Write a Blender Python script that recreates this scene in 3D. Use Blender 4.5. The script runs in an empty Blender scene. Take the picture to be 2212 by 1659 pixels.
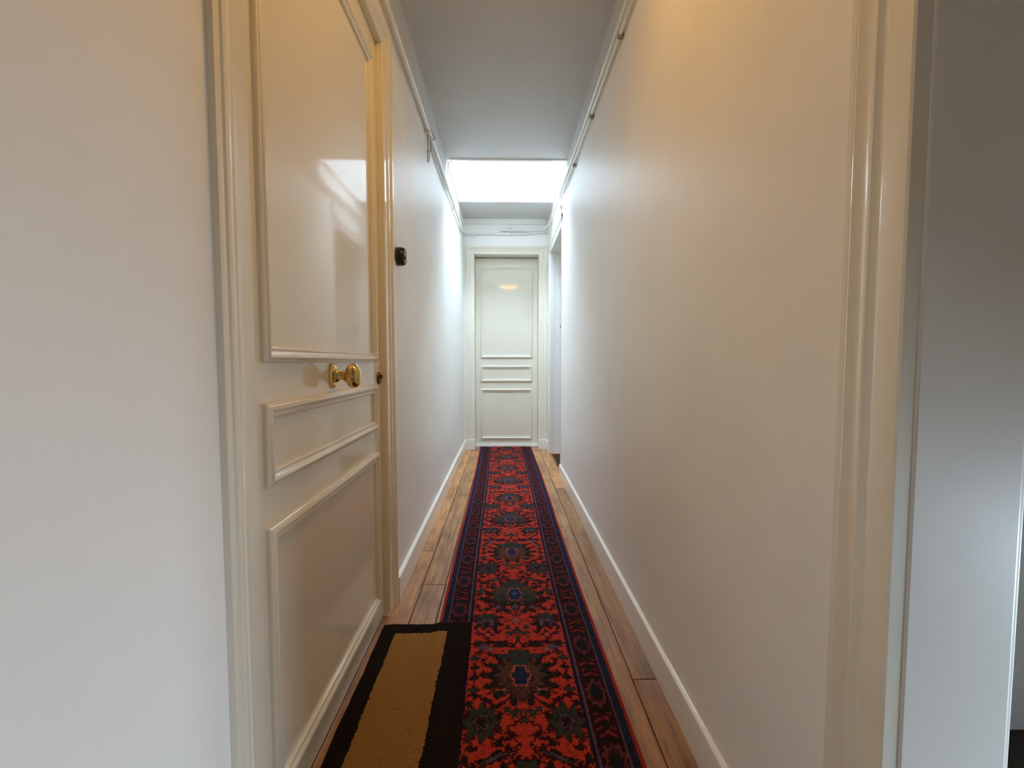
import bpy, bmesh, math, random
import numpy as np
from mathutils import Vector, Matrix

random.seed(7)
np.random.seed(7)
scene = bpy.context.scene
COL = scene.collection

# ------------------------------------------------------------------ camera
cam_d = bpy.data.cameras.new('camera')
cam = bpy.data.objects.new('camera', cam_d)
COL.objects.link(cam)
cam_d.sensor_fit = 'HORIZONTAL'
cam_d.sensor_width = 36.0
cam_d.lens = 15.1356
cam_d.clip_start = 0.02
cam.location = (0, 0, 1.05)
cam.rotation_euler = (math.radians(90 - 2.9853), 0, math.radians(-1.0458))
scene.camera = cam

# ------------------------------------------------------------------ world, daylight, exposure
world = bpy.data.worlds.new('sky')
scene.world = world
world.use_nodes = True
wn = world.node_tree.nodes
wn['Background'].inputs['Color'].default_value = (0.66, 0.85, 1.04, 1)
wn['Background'].inputs['Strength'].default_value = 37.0

vs = scene.view_settings
vs.view_transform = 'Standard'
vs.look = 'None'
vs.gamma = 1.0
vs.use_curve_mapping = False
vs.exposure = 0.0
scene.cycles.max_bounces = 16
scene.cycles.diffuse_bounces = 10
scene.cycles.glossy_bounces = 6
scene.cycles.transparent_max_bounces = 8
LAMP_STRENGTH = 18.5


def portal(name, loc, rot, sx, sy):
    ld = bpy.data.lights.new(name, 'AREA')
    ld.shape = 'RECTANGLE'
    ld.size, ld.size_y = sx, sy
    ld.cycles.is_portal = True
    o = bpy.data.objects.new(name, ld)
    o.location = loc
    o.rotation_euler = rot
    COL.objects.link(o)


portal('skylight_daylight', (0.022, 4.11, 3.195), (0, 0, 0), 0.985, 0.93)
portal('room_window_daylight', (1.66, 0.18, 0.350), (0, math.radians(90), 0), 0.60, 0.56)

# ------------------------------------------------------------------ dimensions (metres)
XL, XR = -0.474, 0.518          # corridor wall faces
XRO = 0.665                     # outer face of right wall
YE = 5.12                       # end wall face
ZC = 2.71                       # ceiling
YB = -1.9                       # behind the camera
DH = 2.285                      # door opening height
SKY0, SKY1 = 3.64, 4.58         # skylight opening
D1A, D1B = 0.825, 1.74           # left door opening
P0, P1 = 3.914, 4.88            # side passage opening
R0, R1 = -0.45, 0.537           # near right doorway


# ------------------------------------------------------------------ materials
def nodemat(name):
    m = bpy.data.materials.new(name)
    m.use_nodes = True
    nt = m.node_tree
    return m, nt, nt.nodes['Principled BSDF']


def paint(name, col, rough, bump=0.0, scale=60.0, coat=0.0, spec=0.5, var=0.03):
    m, nt, b = nodemat(name)
    tc = nt.nodes.new('ShaderNodeTexCoord')
    n = nt.nodes.new('ShaderNodeTexNoise')
    n.inputs['Scale'].default_value = 3.0
    n.inputs['Detail'].default_value = 4
    nt.links.new(tc.outputs['Object'], n.inputs['Vector'])
    r = nt.nodes.new('ShaderNodeValToRGB')
    c0 = tuple(max(0, c * (1 - var)) for c in col)
    c1 = tuple(min(1, c * (1 + var)) for c in col)
    r.color_ramp.elements[0].color = (*c0, 1)
    r.color_ramp.elements[0].position = 0.3
    r.color_ramp.elements[1].color = (*c1, 1)
    r.color_ramp.elements[1].position = 0.7
    nt.links.new(n.outputs['Fac'], r.inputs['Fac'])
    nt.links.new(r.outputs['Color'], b.inputs['Base Color'])
    b.inputs['Roughness'].default_value = rough
    b.inputs['Specular IOR Level'].default_value = spec
    b.inputs['Coat Weight'].default_value = coat
    b.inputs['Coat Roughness'].default_value = 0.06
    if bump > 0:
        n2 = nt.nodes.new('ShaderNodeTexNoise')
        n2.inputs['Scale'].default_value = scale
        n2.inputs['Detail'].default_value = 3
        nt.links.new(tc.outputs['Object'], n2.inputs['Vector'])
        bp = nt.nodes.new('ShaderNodeBump')
        bp.inputs['Strength'].default_value = bump
        bp.inputs['Distance'].default_value = 0.002
        nt.links.new(n2.outputs['Fac'], bp.inputs['Height'])
        nt.links.new(bp.outputs['Normal'], b.inputs['Normal'])
    return m


M_WALL = paint('wall_paint', (0.875, 0.855, 0.815), 0.40, bump=0.08, scale=70)
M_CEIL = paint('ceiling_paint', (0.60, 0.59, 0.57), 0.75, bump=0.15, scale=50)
M_SHAFT = paint('white_shaft_paint', (0.82, 0.82, 0.81), 0.6)
M_GLOSS = paint('gloss_cream_paint', (0.80, 0.75, 0.63), 0.45, bump=0.02, scale=18, coat=0.8, var=0.015)
M_TRIM = paint('satin_white_paint', (0.82, 0.80, 0.755), 0.28, bump=0.03, scale=30, coat=0.35, var=0.015)
M_BASE = paint('gloss_white_paint', (0.82, 0.79, 0.74), 0.30, bump=0.03, scale=30, coat=0.9, var=0.015)
M_SATIN = paint('satin_jamb_paint', (0.82, 0.79, 0.73), 0.42, coat=0.0, var=0.015)
M_PIPE = paint('painted_pipe', (0.80, 0.79, 0.745), 0.30, coat=0.3)
M_CABLE = paint('old_cable', (0.32, 0.29, 0.25), 0.5)
M_CABLEW = paint('white_cable', (0.72, 0.72, 0.70), 0.4)
M_SUB = paint('dark_subfloor', (0.03, 0.02, 0.012), 0.9)
M_BLACK = paint('black_bakelite', (0.014, 0.014, 0.014), 0.22)
M_GREY = paint('grey_plastic', (0.25, 0.25, 0.24), 0.5)
M_DARK = paint('dark_hole', (0.02, 0.018, 0.015), 0.7)


def metal(name, col, rough):
    m, nt, b = nodemat(name)
    b.inputs['Base Color'].default_value = (*col, 1)
    b.inputs['Metallic'].default_value = 1.0
    b.inputs['Roughness'].default_value = rough
    n = nt.nodes.new('ShaderNodeTexNoise')
    n.inputs['Scale'].default_value = 30
    mp = nt.nodes.new('ShaderNodeMapRange')
    mp.inputs['To Min'].default_value = rough * 0.7
    mp.inputs['To Max'].default_value = rough * 1.4
    nt.links.new(n.outputs['Fac'], mp.inputs['Value'])
    nt.links.new(mp.outputs['Result'], b.inputs['Roughness'])
    return m


M_BRASS = metal('polished_brass', (0.68, 0.53, 0.23), 0.10)
M_ABRASS = metal('aged_brass', (0.16, 0.11, 0.05), 0.35)
M_CHROME = metal('chrome', (0.75, 0.75, 0.75), 0.12)


def wood_mat():
    m, nt, b = nodemat('oiled_plank_wood')
    tc = nt.nodes.new('ShaderNodeTexCoord')
    oi = nt.nodes.new('ShaderNodeObjectInfo')
    off = nt.nodes.new('ShaderNodeVectorMath')
    off.operation = 'MULTIPLY_ADD'
    cmb = nt.nodes.new('ShaderNodeCombineXYZ')
    for k in 'XYZ':
        nt.links.new(oi.outputs['Random'], cmb.inputs[k])
    nt.links.new(cmb.outputs[0], off.inputs[0])
    off.inputs[1].default_value = (13.0, 29.0, 7.0)
    nt.links.new(tc.outputs['Object'], off.inputs[2])
    mp = nt.nodes.new('ShaderNodeMapping')
    mp.inputs['Scale'].default_value = (38, 2.2, 10)
    nt.links.new(off.outputs[0], mp.inputs['Vector'])
    g = nt.nodes.new('ShaderNodeTexNoise')
    g.inputs['Scale'].default_value = 1.6
    g.inputs['Detail'].default_value = 8
    g.inputs['Roughness'].default_value = 0.62
    g.inputs['Distortion'].default_value = 0.5
    nt.links.new(mp.outputs[0], g.inputs['Vector'])
    ramp = nt.nodes.new('ShaderNodeValToRGB')
    e = ramp.color_ramp.elements
    e[0].position = 0.28
    e[0].color = (0.18, 0.080, 0.030, 1)
    e[1].position = 0.72
    e[1].color = (0.60, 0.31, 0.118, 1)
    k = ramp.color_ramp.elements.new(0.5)
    k.color = (0.43, 0.208, 0.076, 1)
    nt.links.new(g.outputs['Fac'], ramp.inputs['Fac'])
    # large blotches and knots
    mp2 = nt.nodes.new('ShaderNodeMapping')
    mp2.inputs['Scale'].default_value = (9, 4.5, 6)
    nt.links.new(off.outputs[0], mp2.inputs['Vector'])
    bl = nt.nodes.new('ShaderNodeTexNoise')
    bl.inputs['Scale'].default_value = 1.0
    bl.inputs['Detail'].default_value = 3
    nt.links.new(mp2.outputs[0], bl.inputs['Vector'])
    r2 = nt.nodes.new('ShaderNodeValToRGB')
    r2.color_ramp.elements[0].position = 0.33
    r2.color_ramp.elements[0].color = (0.55, 0.50, 0.46, 1)
    r2.color_ramp.elements[1].position = 0.56
    r2.color_ramp.elements[1].color = (1, 1, 1, 1)
    nt.links.new(bl.outputs['Fac'], r2.inputs['Fac'])
    mul = nt.nodes.new('ShaderNodeMixRGB')
    mul.blend_type = 'MULTIPLY'
    mul.inputs['Fac'].default_value = 0.85
    nt.links.new(ramp.outputs['Color'], mul.inputs['Color1'])
    nt.links.new(r2.outputs['Color'], mul.inputs['Color2'])
    hs = nt.nodes.new('ShaderNodeHueSaturation')
    mr = nt.nodes.new('ShaderNodeMapRange')
    mr.inputs['To Min'].default_value = 0.72
    mr.inputs['To Max'].default_value = 1.22
    nt.links.new(oi.outputs['Random'], mr.inputs['Value'])
    nt.links.new(mr.outputs['Result'], hs.inputs['Value'])
    nt.links.new(mul.outputs['Color'], hs.inputs['Color'])
    nt.links.new(hs.outputs['Color'], b.inputs['Base Color'])
    b.inputs['Roughness'].default_value = 0.42
    bp = nt.nodes.new('ShaderNodeBump')
    bp.inputs['Strength'].default_value = 0.25
    bp.inputs['Distance'].default_value = 0.002
    nt.links.new(g.outputs['Fac'], bp.inputs['Height'])
    nt.links.new(bp.outputs['Normal'], b.inputs['Normal'])
    return m


M_WOOD = wood_mat()


def textile(name, col=None, attr=None, scale=450.0, bump=0.6, var=0.35, dist=0.004):
    m, nt, b = nodemat(name)
    tc = nt.nodes.new('ShaderNodeTexCoord')
    n = nt.nodes.new('ShaderNodeTexNoise')
    n.inputs['Scale'].default_value = scale
    n.inputs['Detail'].default_value = 3
    nt.links.new(tc.outputs['Object'], n.inputs['Vector'])
    mr = nt.nodes.new('ShaderNodeMapRange')
    mr.inputs['From Min'].default_value = 0.3
    mr.inputs['From Max'].default_value = 0.7
    mr.inputs['To Min'].default_value = 1 - var
    mr.inputs['To Max'].default_value = 1 + var
    nt.links.new(n.outputs['Fac'], mr.inputs['Value'])
    sc = nt.nodes.new('ShaderNodeVectorMath')
    sc.operation = 'SCALE'
    if attr:
        a = nt.nodes.new('ShaderNodeAttribute')
        a.attribute_name = attr
        nt.links.new(a.outputs['Color'], sc.inputs[0])
    else:
        sc.inputs[0].default_value = col
    nt.links.new(mr.outputs['Result'], sc.inputs['Scale'])
    nt.links.new(sc.outputs[0], b.inputs['Base Color'])
    b.inputs['Roughness'].default_value = 1.0
    b.inputs['Specular IOR Level'].default_value = 0.08
    bp = nt.nodes.new('ShaderNodeBump')
    bp.inputs['Strength'].default_value = bump
    bp.inputs['Distance'].default_value = dist
    nt.links.new(n.outputs['Fac'], bp.inputs['Height'])
    nt.links.new(bp.outputs['Normal'], b.inputs['Normal'])
    return m


M_RUG = textile('wool_pile', attr='rug_colour', scale=320, var=0.28)
M_MATB = textile('dark_mat_border', (0.012, 0.007, 0.005), scale=260, var=0.5)
M_MATC = textile('coir_mat', (0.28, 0.130, 0.033), scale=300, var=0.4)


def glass_mat():
    m, nt, b = nodemat('window_glass')
    out = nt.nodes['Material Output']
    tr = nt.nodes.new('ShaderNodeBsdfTransparent')
    gl = nt.nodes.new('ShaderNodeBsdfGlossy')
    gl.inputs['Roughness'].default_value = 0.03
    fr = nt.nodes.new('ShaderNodeFresnel')
    fr.inputs['IOR'].default_value = 1.45
    mx = nt.nodes.new('ShaderNodeMixShader')
    nt.links.new(fr.outputs[0], mx.inputs[0])
    nt.links.new(tr.outputs[0], mx.inputs[1])
    nt.links.new(gl.outputs[0], mx.inputs[2])
    nt.links.new(mx.outputs[0], out.inputs['Surface'])
    return m


M_GLASS = glass_mat()


def lamp_mat():
    m, nt, b = nodemat('opal_lamp_glass')
    b.inputs['Base Color'].default_value = (0.9, 0.85, 0.75, 1)
    b.inputs['Emission Color'].default_value = (1.0, 0.55, 0.13, 1)
    b.inputs['Emission Strength'].default_value = LAMP_STRENGTH
    return m


M_LAMP = lamp_mat()


# ------------------------------------------------------------------ builders
def link(name, me, mat, parent=None):
    o = bpy.data.objects.new(name, me)
    if mat and not me.materials:
        me.materials.append(mat)
    COL.objects.link(o)
    if parent:
        o.parent = parent
    return o


def tag(o, label=None, cat=None, kind=None, group=None):
    if label:
        o['label'] = label
    if cat:
        o['category'] = cat
    if kind:
        o['kind'] = kind
    if group:
        o['group'] = group
    return o


def empty(name, loc=(0, 0, 0)):
    o = bpy.data.objects.new(name, None)
    o.empty_display_size = 0.05
    o.location = loc
    COL.objects.link(o)
    return o


def part(name, me, mat, root, label=None):
    """mesh in world coordinates parented to an object that stands somewhere"""
    o = link(name, me, mat, root)
    bpy.context.view_layer.update()
    o.matrix_parent_inverse = root.matrix_world.inverted()
    if label:
        o['label'] = label
    return o


def boxes_mesh(name, lst, bevel=0.0):
    bm = bmesh.new()
    for (x0, x1, y0, y1, z0, z1) in lst:
        r = bmesh.ops.create_cube(bm, size=1.0)
        bmesh.ops.scale(bm, vec=(x1 - x0, y1 - y0, z1 - z0), verts=r['verts'])
        bmesh.ops.translate(bm, vec=((x0 + x1) / 2, (y0 + y1) / 2, (z0 + z1) / 2), verts=r['verts'])
    if bevel:
        bmesh.ops.bevel(bm, geom=bm.edges[:], offset=bevel, segments=2, profile=0.6, affect='EDGES')
    me = bpy.data.meshes.new(name)
    bm.to_mesh(me)
    bm.free()
    return me


def smooth(me, ang=40):
    me.polygons.foreach_set('use_smooth', [True] * len(me.polygons))
    me.set_sharp_from_angle(angle=math.radians(ang))
    return me


def basis(origin, u, w):
    """local (u, v up, w out) -> world"""
    u = Vector(u)
    w = Vector(w)
    o = Vector(origin)
    v = Vector((0, 0, 1))
    return lambda a, b, c: o + u * a + v * b + w * c


def ring_mesh(name, T, u0, u1, v0, v1, prof):
    """mitred rectangular moulding; prof = (inset, height) pairs from the outer edge"""
    bm = bmesh.new()
    rows = []
    for (s, h) in prof:
        rows.append([bm.verts.new(T(a, b, h)) for a, b in
                     ((u0 + s, v0 + s), (u1 - s, v0 + s), (u1 - s, v1 - s), (u0 + s, v1 - s))])
    for i in range(len(rows) - 1):
        for k in range(4):
            bm.faces.new((rows[i][k], rows[i][(k + 1) % 4], rows[i + 1][(k + 1) % 4], rows[i + 1][k]))
    me = bpy.data.meshes.new(name)
    bm.normal_update()
    bm.to_mesh(me)
    bm.free()
    return smooth(me, 32)


def casing_mesh(name, T, u0, u1, vtop, prof, left=True, right=True, vbot=0.0):
    """architrave round an opening; prof = (distance out from the opening, height)"""
    bm = bmesh.new()
    rows = []
    for (s, h) in prof:
        pts = []
        if left:
            pts.append((u0 - s, vbot))
        pts.append((u0 - s, vtop + s))
        pts.append((u1 + s, vtop + s))
        if right:
            pts.append((u1 + s, vbot))
        rows.append([bm.verts.new(T(a, b, h)) for a, b in pts])
    n = len(rows[0])
    for i in range(len(rows) - 1):
        for k in range(n - 1):
            bm.faces.new((rows[i][k], rows[i + 1][k], rows[i + 1][k + 1], rows[i][k + 1]))
    me = bpy.data.meshes.new(name)
    bm.to_mesh(me)
    bm.free()
    return smooth(me, 32)


def lathe_mesh(name, prof, origin, axis, su=1.0, sv=1.0, seg=32, up=(0, 0, 1), phase=0.0):
    """prof = (radius, along axis)"""
    ax = Vector(axis).normalized()
    up = Vector(up)
    side = up.cross(ax).normalized()
    up = ax.cross(side).normalized()
    o = Vector(origin)
    bm = bmesh.new()
    rows = []
    for (r, h) in prof:
        if r < 1e-6:
            rows.append([bm.verts.new(o + ax * h)])
        else:
            rows.append([bm.verts.new(o + ax * h + side * (r * su * math.cos(phase + 2 * math.pi * k / seg)) +
                                      up * (r * sv * math.sin(phase + 2 * math.pi * k / seg))) for k in range(seg)])
    for i in range(len(rows) - 1):
        a, b = rows[i], rows[i + 1]
        for k in range(seg):
            k2 = (k + 1) % seg
            if len(a) == 1 and len(b) == 1:
                continue
            if len(a) == 1:
                bm.faces.new((a[0], b[k2], b[k]))
            elif len(b) == 1:
                bm.faces.new((a[k], a[k2], b[0]))
            else:
                bm.faces.new((a[k], a[k2], b[k2], b[k]))
    bmesh.ops.recalc_face_normals(bm, faces=bm.faces[:])
    me = bpy.data.meshes.new(name)
    bm.to_mesh(me)
    bm.free()
    return smooth(me, 35)


def catmull(pts, n=8):
    P = [Vector(p) for p in pts]
    P = [P[0] * 2 - P[1]] + P + [P[-1] * 2 - P[-2]]
    out = []
    for i in range(1, len(P) - 2):
        for k in range(n):
            t = k / n
            a, b, c, d = P[i - 1], P[i], P[i + 1], P[i + 2]
            out.append(0.5 * ((2 * b) + (c - a) * t + (2 * a - 5 * b + 4 * c - d) * t * t +
                              (3 * b - a - 3 * c + d) * t ** 3))
    out.append(P[-2])
    return out


def tube_mesh(name, pts, r, seg=12, spline=True, n=8):
    path = catmull(pts, n) if spline else [Vector(p) for p in pts]
    bm = bmesh.new()
    rows = []
    prev = None
    for i, p in enumerate(path):
        t = (path[min(i + 1, len(path) - 1)] - path[max(i - 1, 0)]).normalized()
        if prev is None:
            a = Vector((0, 0, 1)) if abs(t.z) < 0.9 else Vector((1, 0, 0))
            nrm = (a - t * a.dot(t)).normalized()
        else:
            nrm = (prev - t * prev.dot(t)).normalized()
        prev = nrm
        bn = t.cross(nrm)
        rows.append([bm.verts.new(p + nrm * (r * math.cos(2 * math.pi * k / seg)) +
                                  bn * (r * math.sin(2 * math.pi * k / seg))) for k in range(seg)])
    for i in range(len(rows) - 1):
        for k in range(seg):
            k2 = (k + 1) % seg
            bm.faces.new((rows[i][k], rows[i][k2], rows[i + 1][k2], rows[i + 1][k]))
    bm.faces.new(rows[0])
    bm.faces.new(list(reversed(rows[-1])))
    bmesh.ops.recalc_face_normals(bm, faces=bm.faces[:])
    me = bpy.data.meshes.new(name)
    bm.to_mesh(me)
    bm.free()
    return smooth(me, 50)


# ------------------------------------------------------------------ shell: walls
def struct(name, me, mat, label, cat):
    return tag(link(name, me, mat), label, cat, 'structure')


struct('wall_left', boxes_mesh('wall_left', [
    (XL - 0.16, XL, YB, D1A, 0, ZC),
    (XL - 0.16, XL, D1A, D1B, DH, ZC),
    (XL - 0.16, XL, D1B, YE + 0.3, 0, ZC),
    (XL - 0.20, XL - 0.10, D1A - 0.1, D1B + 0.1, 0, ZC)]), M_WALL,  # last box: unseen backing added behind the door to stop sky leaks
    'long off-white left wall of the corridor', 'wall')
struct('wall_right', boxes_mesh('wall_right', [
    (XR, XRO, R1, P0, 0, ZC),
    (XR, XRO, P0, P1, DH, ZC),
    (XR, XRO, P1, YE + 0.3, 0, ZC),
    (XR, XRO, R0, R1, DH + 0.15, ZC),
    (XR, XRO, YB, R0, 0, ZC)]), M_WALL,
    'long off-white right wall of the corridor', 'wall')
E0, E1 = -0.351, 0.411
struct('wall_end', boxes_mesh('wall_end', [
    (XL, E0, YE, YE + 0.2, 0, ZC),
    (E1, XR, YE, YE + 0.2, 0, ZC),
    (E0, E1, YE, YE + 0.2, DH + 0.02, ZC),
    (XL, XR, YE + 0.2, YE + 0.3, 0, ZC)]), M_WALL,  # full-width box added unseen behind the far door, keeps outside light out
    'narrow end wall around the far white door', 'wall')
struct('wall_back', boxes_mesh('wall_back', [(XL - 0.1, 2.9, YB - 0.12, YB, 0, ZC)]), M_WALL,
       'plain wall behind the viewer', 'wall')
struct('wall_passage_far', boxes_mesh('wall_passage_far', [(0.574, 1.9, 4.90, 5.05, 0, ZC)]), M_WALL,
       'pale wall facing the viewer inside the side passage', 'wall')
struct('wall_passage_near', boxes_mesh('wall_passage_near', [(XRO, 1.9, 3.55, 3.68, 0, ZC)]), M_WALL,
       'hidden near wall of the side passage', 'wall')
struct('wall_passage_side', boxes_mesh('wall_passage_side', [(1.8, 1.92, 3.55, 5.05, 0, ZC)]), M_WALL,
       'hidden closing wall of the side passage', 'wall')
struct('wall_room_far', boxes_mesh('wall_room_far', [(XRO, 2.9, 1.15, 1.27, 0, ZC)]), M_WALL,
       'far wall of the bright room on the right', 'wall')
struct('wall_room_window', boxes_mesh('wall_room_window', [
    (1.6, 1.72, YB, -0.10, 0, ZC), (1.6, 1.72, 0.46, 1.27, 0, ZC),
    (1.6, 1.72, -0.10, 0.46, 0, 0.05), (1.6, 1.72, -0.10, 0.46, 0.65, ZC)]), M_WALL,
    'window wall of the bright room on the right', 'wall')

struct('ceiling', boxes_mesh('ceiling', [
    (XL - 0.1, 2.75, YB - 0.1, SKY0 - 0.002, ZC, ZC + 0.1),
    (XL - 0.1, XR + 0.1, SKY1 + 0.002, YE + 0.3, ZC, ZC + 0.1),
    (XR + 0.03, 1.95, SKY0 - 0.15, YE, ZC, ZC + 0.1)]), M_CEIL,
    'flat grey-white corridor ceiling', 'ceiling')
SH = 3.20
struct('wall_skylight', boxes_mesh('wall_skylight', [
    (XL - 0.1, XR + 0.1, SKY0 - 0.1, SKY0, ZC + 0.001, SH),
    (XL - 0.1, XR + 0.1, SKY1, SKY1 + 0.1, ZC + 0.001, SH),
    (XL - 0.1, XL + 0.001, SKY0 - 0.05, SKY1 + 0.05, ZC - 0.002, SH - 0.001),
    (XR - 0.001, XR + 0.1, SKY0 - 0.05, SKY1 + 0.05, ZC - 0.002, SH - 0.001)]), M_SHAFT,
    'brightly lit white shaft below the skylight', 'skylight shaft')

# skylight glazing on top of the shaft
w1 = empty('window_1', (0.022, 4.11, SH))
tag(w1, 'bright skylight in the ceiling before the far door', 'skylight', 'structure')
SLOPE = Matrix.Translation((0.022, 4.11, SH + 0.02))
hx, hy = (XR - XL) / 2 + 0.04, (SKY1 - SKY0) / 2 + 0.04
me = boxes_mesh('window_frame', [(-hx, hx, -hy, -hy + 0.05, -0.02, 0.03), (-hx, hx, hy - 0.05, hy, -0.02, 0.03),
                                 (-hx, -hx + 0.05, -hy, hy, -0.02, 0.03), (hx - 0.05, hx, -hy, hy, -0.02, 0.03)])
me.transform(SLOPE)
part('window_frame', me, M_TRIM, w1)
me = boxes_mesh('pane', [(-hx + 0.01, hx - 0.01, -hy + 0.01, hy - 0.01, 0.004, 0.010)])
me.transform(SLOPE)
part('pane', me, M_GLASS, w1)
# low window of the side room at the viewer's right
w2 = empty('window_2', (1.66, 0.18, 0.05))
tag(w2, 'low window of the room on the right', 'window', 'structure')
part('window_frame', boxes_mesh('window_frame', [
    (1.63, 1.69, -0.10, -0.075, 0.05, 0.65), (1.63, 1.69, 0.435, 0.46, 0.05, 0.65),
    (1.63, 1.69, -0.10, 0.46, 0.05, 0.075), (1.63, 1.69, -0.10, 0.46, 0.625, 0.65)]), M_TRIM, w2)
part('pane', boxes_mesh('pane', [(1.658, 1.662, -0.075, 0.435, 0.075, 0.625)]), M_GLASS, w2)

# trims at the ceiling
struct('trim_1', boxes_mesh('trim_1', [(XL, -0.4445, YB, SKY0 - 0.024, ZC - 0.012, ZC)], 0.002), M_CEIL,
       'thin white batten along the left edge of the ceiling', 'trim')
struct('trim_2', boxes_mesh('trim_2', [
    (XL, XR, SKY0 - 0.022, SKY0 + 0.004, ZC - 0.012, ZC),
    (XL, XL + 0.012, SKY0 + 0.004, SKY1, ZC - 0.008, ZC + 0.03),
    (XR - 0.012, XR, SKY0 + 0.004, SKY1, ZC - 0.008, ZC + 0.03)], 0.002), M_TRIM,
    'narrow white edging around the skylight opening', 'trim')
struct('trim_3', boxes_mesh('trim_3', [
    (XL, 0.483, YE - 0.014, YE, 2.40, 2.645),
    (XL, 0.483, YE - 0.018, YE, 2.650, ZC)], 0.002), M_WALL,
    'flat white boarding above the far door', 'trim')

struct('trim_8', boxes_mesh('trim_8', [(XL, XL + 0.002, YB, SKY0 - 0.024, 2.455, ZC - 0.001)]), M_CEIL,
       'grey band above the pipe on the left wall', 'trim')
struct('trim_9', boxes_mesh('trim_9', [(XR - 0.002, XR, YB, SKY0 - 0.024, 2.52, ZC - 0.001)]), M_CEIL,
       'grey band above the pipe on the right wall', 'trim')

# ------------------------------------------------------------------ floor and planks
floor = struct('floor', boxes_mesh('floor', [(XL - 0.15, 2.75, YB - 0.1, YE + 0.35, -0.05, -0.006)]), M_SUB,
               'brown wooden plank floor of the corridor', 'floor')
cols = [-0.50, -0.385, -0.277, -0.165, -0.05, 0.066, 0.185, 0.305, 0.424, 0.535, 0.65, 0.765, 0.88, 1.0, 1.12]
joints = {0: [0.4, 2.35, 3.85], 1: [0.9, 1.985, 4.15], 2: [0.2, 2.66, 4.5], 3: [1.1, 3.3], 4: [0.6, 2.2, 4.0],
          5: [1.5, 3.6], 6: [0.3, 2.5, 4.3], 7: [0.35, 2.67, 4.4], 8: [1.365, 3.52], 9: [4.2], 10: [4.5], 11: [4.0],
          12: [4.6], 13: [4.3]}
for i in range(len(cols) - 1):
    x0, x1 = cols[i], cols[i + 1]
    ya, yb = (YB, YE + 0.16) if i < 9 else (3.62, 4.95)
    if i == 8:
        x1 = 0.532
    cuts = [ya] + [j for j in joints[i] if ya < j < yb] + [yb]
    for a, b in zip(cuts[:-1], cuts[1:]):
        g = 0.0017
        dz = random.uniform(-0.0008, 0.0)
        L = b - a - 2 * g
        me = boxes_mesh('plank', [(-(x1 - x0) / 2 + g, (x1 - x0) / 2 - g, -L / 2, L / 2, -0.008, 0.0)])
        bm = bmesh.new()
        bm.from_mesh(me)
        ed = [e for e in bm.edges if all(v.co.z > -0.001 for v in e.verts)]
        bmesh.ops.bevel(bm, geom=ed, offset=0.0016, segments=1, affect='EDGES')
        bm.to_mesh(me)
        bm.free()
        o = link('plank', me, M_WOOD, floor)
        o.location = ((x0 + x1) / 2, (a + b) / 2, dz)


# ------------------------------------------------------------------ baseboards
def baseboard(name, pts, h, t, label, mat=None):
    mat = mat or M_BASE
    """pts: polyline on the floor (wall face); thickness to the left of travel"""
    prof = [(0, 0), (t, 0), (t, h - 0.009), (t - 0.0006, h - 0.0070), (t - 0.002, h - 0.0055), (0.0, h - 0.0010)]
    P = [Vector((p[0], p[1], 0)) for p in pts]
    bm = bmesh.new()
    rows = []
    for i, p in enumerate(P):
        d0 = (P[i] - P[i - 1]).normalized() if i > 0 else None
        d1 = (P[i + 1] - P[i]).normalized() if i < len(P) - 1 else None
        n0 = Vector((-d0.y, d0.x, 0)) if d0 else None
        n1 = Vector((-d1.y, d1.x, 0)) if d1 else None
        if n0 and n1:
            n = (n0 + n1).normalized()
            n = n / max(0.3, n.dot(n0))
        else:
            n = n0 or n1
        rows.append([bm.verts.new(p + n * s + Vector((0, 0, z))) for s, z in prof])
    m = len(prof)
    for i in range(len(rows) - 1):
        for k in range(m):
            bm.faces.new((rows[i][k], rows[i][(k + 1) % m], rows[i + 1][(k + 1) % m], rows[i + 1][k]))
    bm.faces.new(rows[0])
    bm.faces.new(list(reversed(rows[-1])))
    bmesh.ops.recalc_face_normals(bm, faces=bm.faces[:])
    me = bpy.data.meshes.new(name)
    bm.to_mesh(me)
    bm.free()
    return struct(name, smooth(me, 35), mat, label, 'baseboard')


BH = 0.112
baseboard('baseboard_left', [(XL, YE), (XL, 1.845)], BH, 0.018, 'white baseboard along the left wall beyond the near door')
baseboard('baseboard_left_near', [(XL, 0.715), (XL, YB)], BH, 0.018, 'white baseboard on the left wall beside the viewer')
baseboard('baseboard_right', [(XR, 0.645), (XR, P0 - 0.005)], BH, 0.014, 'white baseboard along the long right wall')
baseboard('baseboard_end_right', [(XR, P1 + 0.11), (XR, YE)], BH, 0.014,
          'short white baseboard in the right corner by the far door')
baseboard('baseboard_passage', [(0.574, 4.90), (1.78, 4.90)][::-1], 0.10, 0.012,
          'short white baseboard inside the side passage')

# ------------------------------------------------------------------ mouldings and doors
CAS = [(-0.001, -0.05), (-0.001, 0.0), (0.003, 0.004), (0.040, 0.004), (0.043, 0.006), (0.045, 0.009), (0.056, 0.010),
       (0.060, 0.007), (0.063, 0.006), (0.067, 0.009), (0.071, 0.014), (0.076, 0.0165), (0.081, 0.0170),
       (0.086, 0.0155), (0.089, 0.012), (0.092, 0.013), (0.100, 0.0135), (0.104, 0.012), (0.105, 0.010), (0.105, -0.004)]
MOULD = [(0, -0.001), (0.0, 0.008), (0.002, 0.011), (0.004, 0.0115), (0.0055, 0.0125), (0.008, 0.0155), (0.012, 0.017),
         (0.015, 0.016), (0.018, 0.0125), (0.021, 0.009), (0.024, 0.0072), (0.0255, 0.007), (0.027, 0.0092),
         (0.030, 0.0098), (0.0325, 0.0085), (0.0345, 0.004), (0.035, -0.001)]


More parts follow.
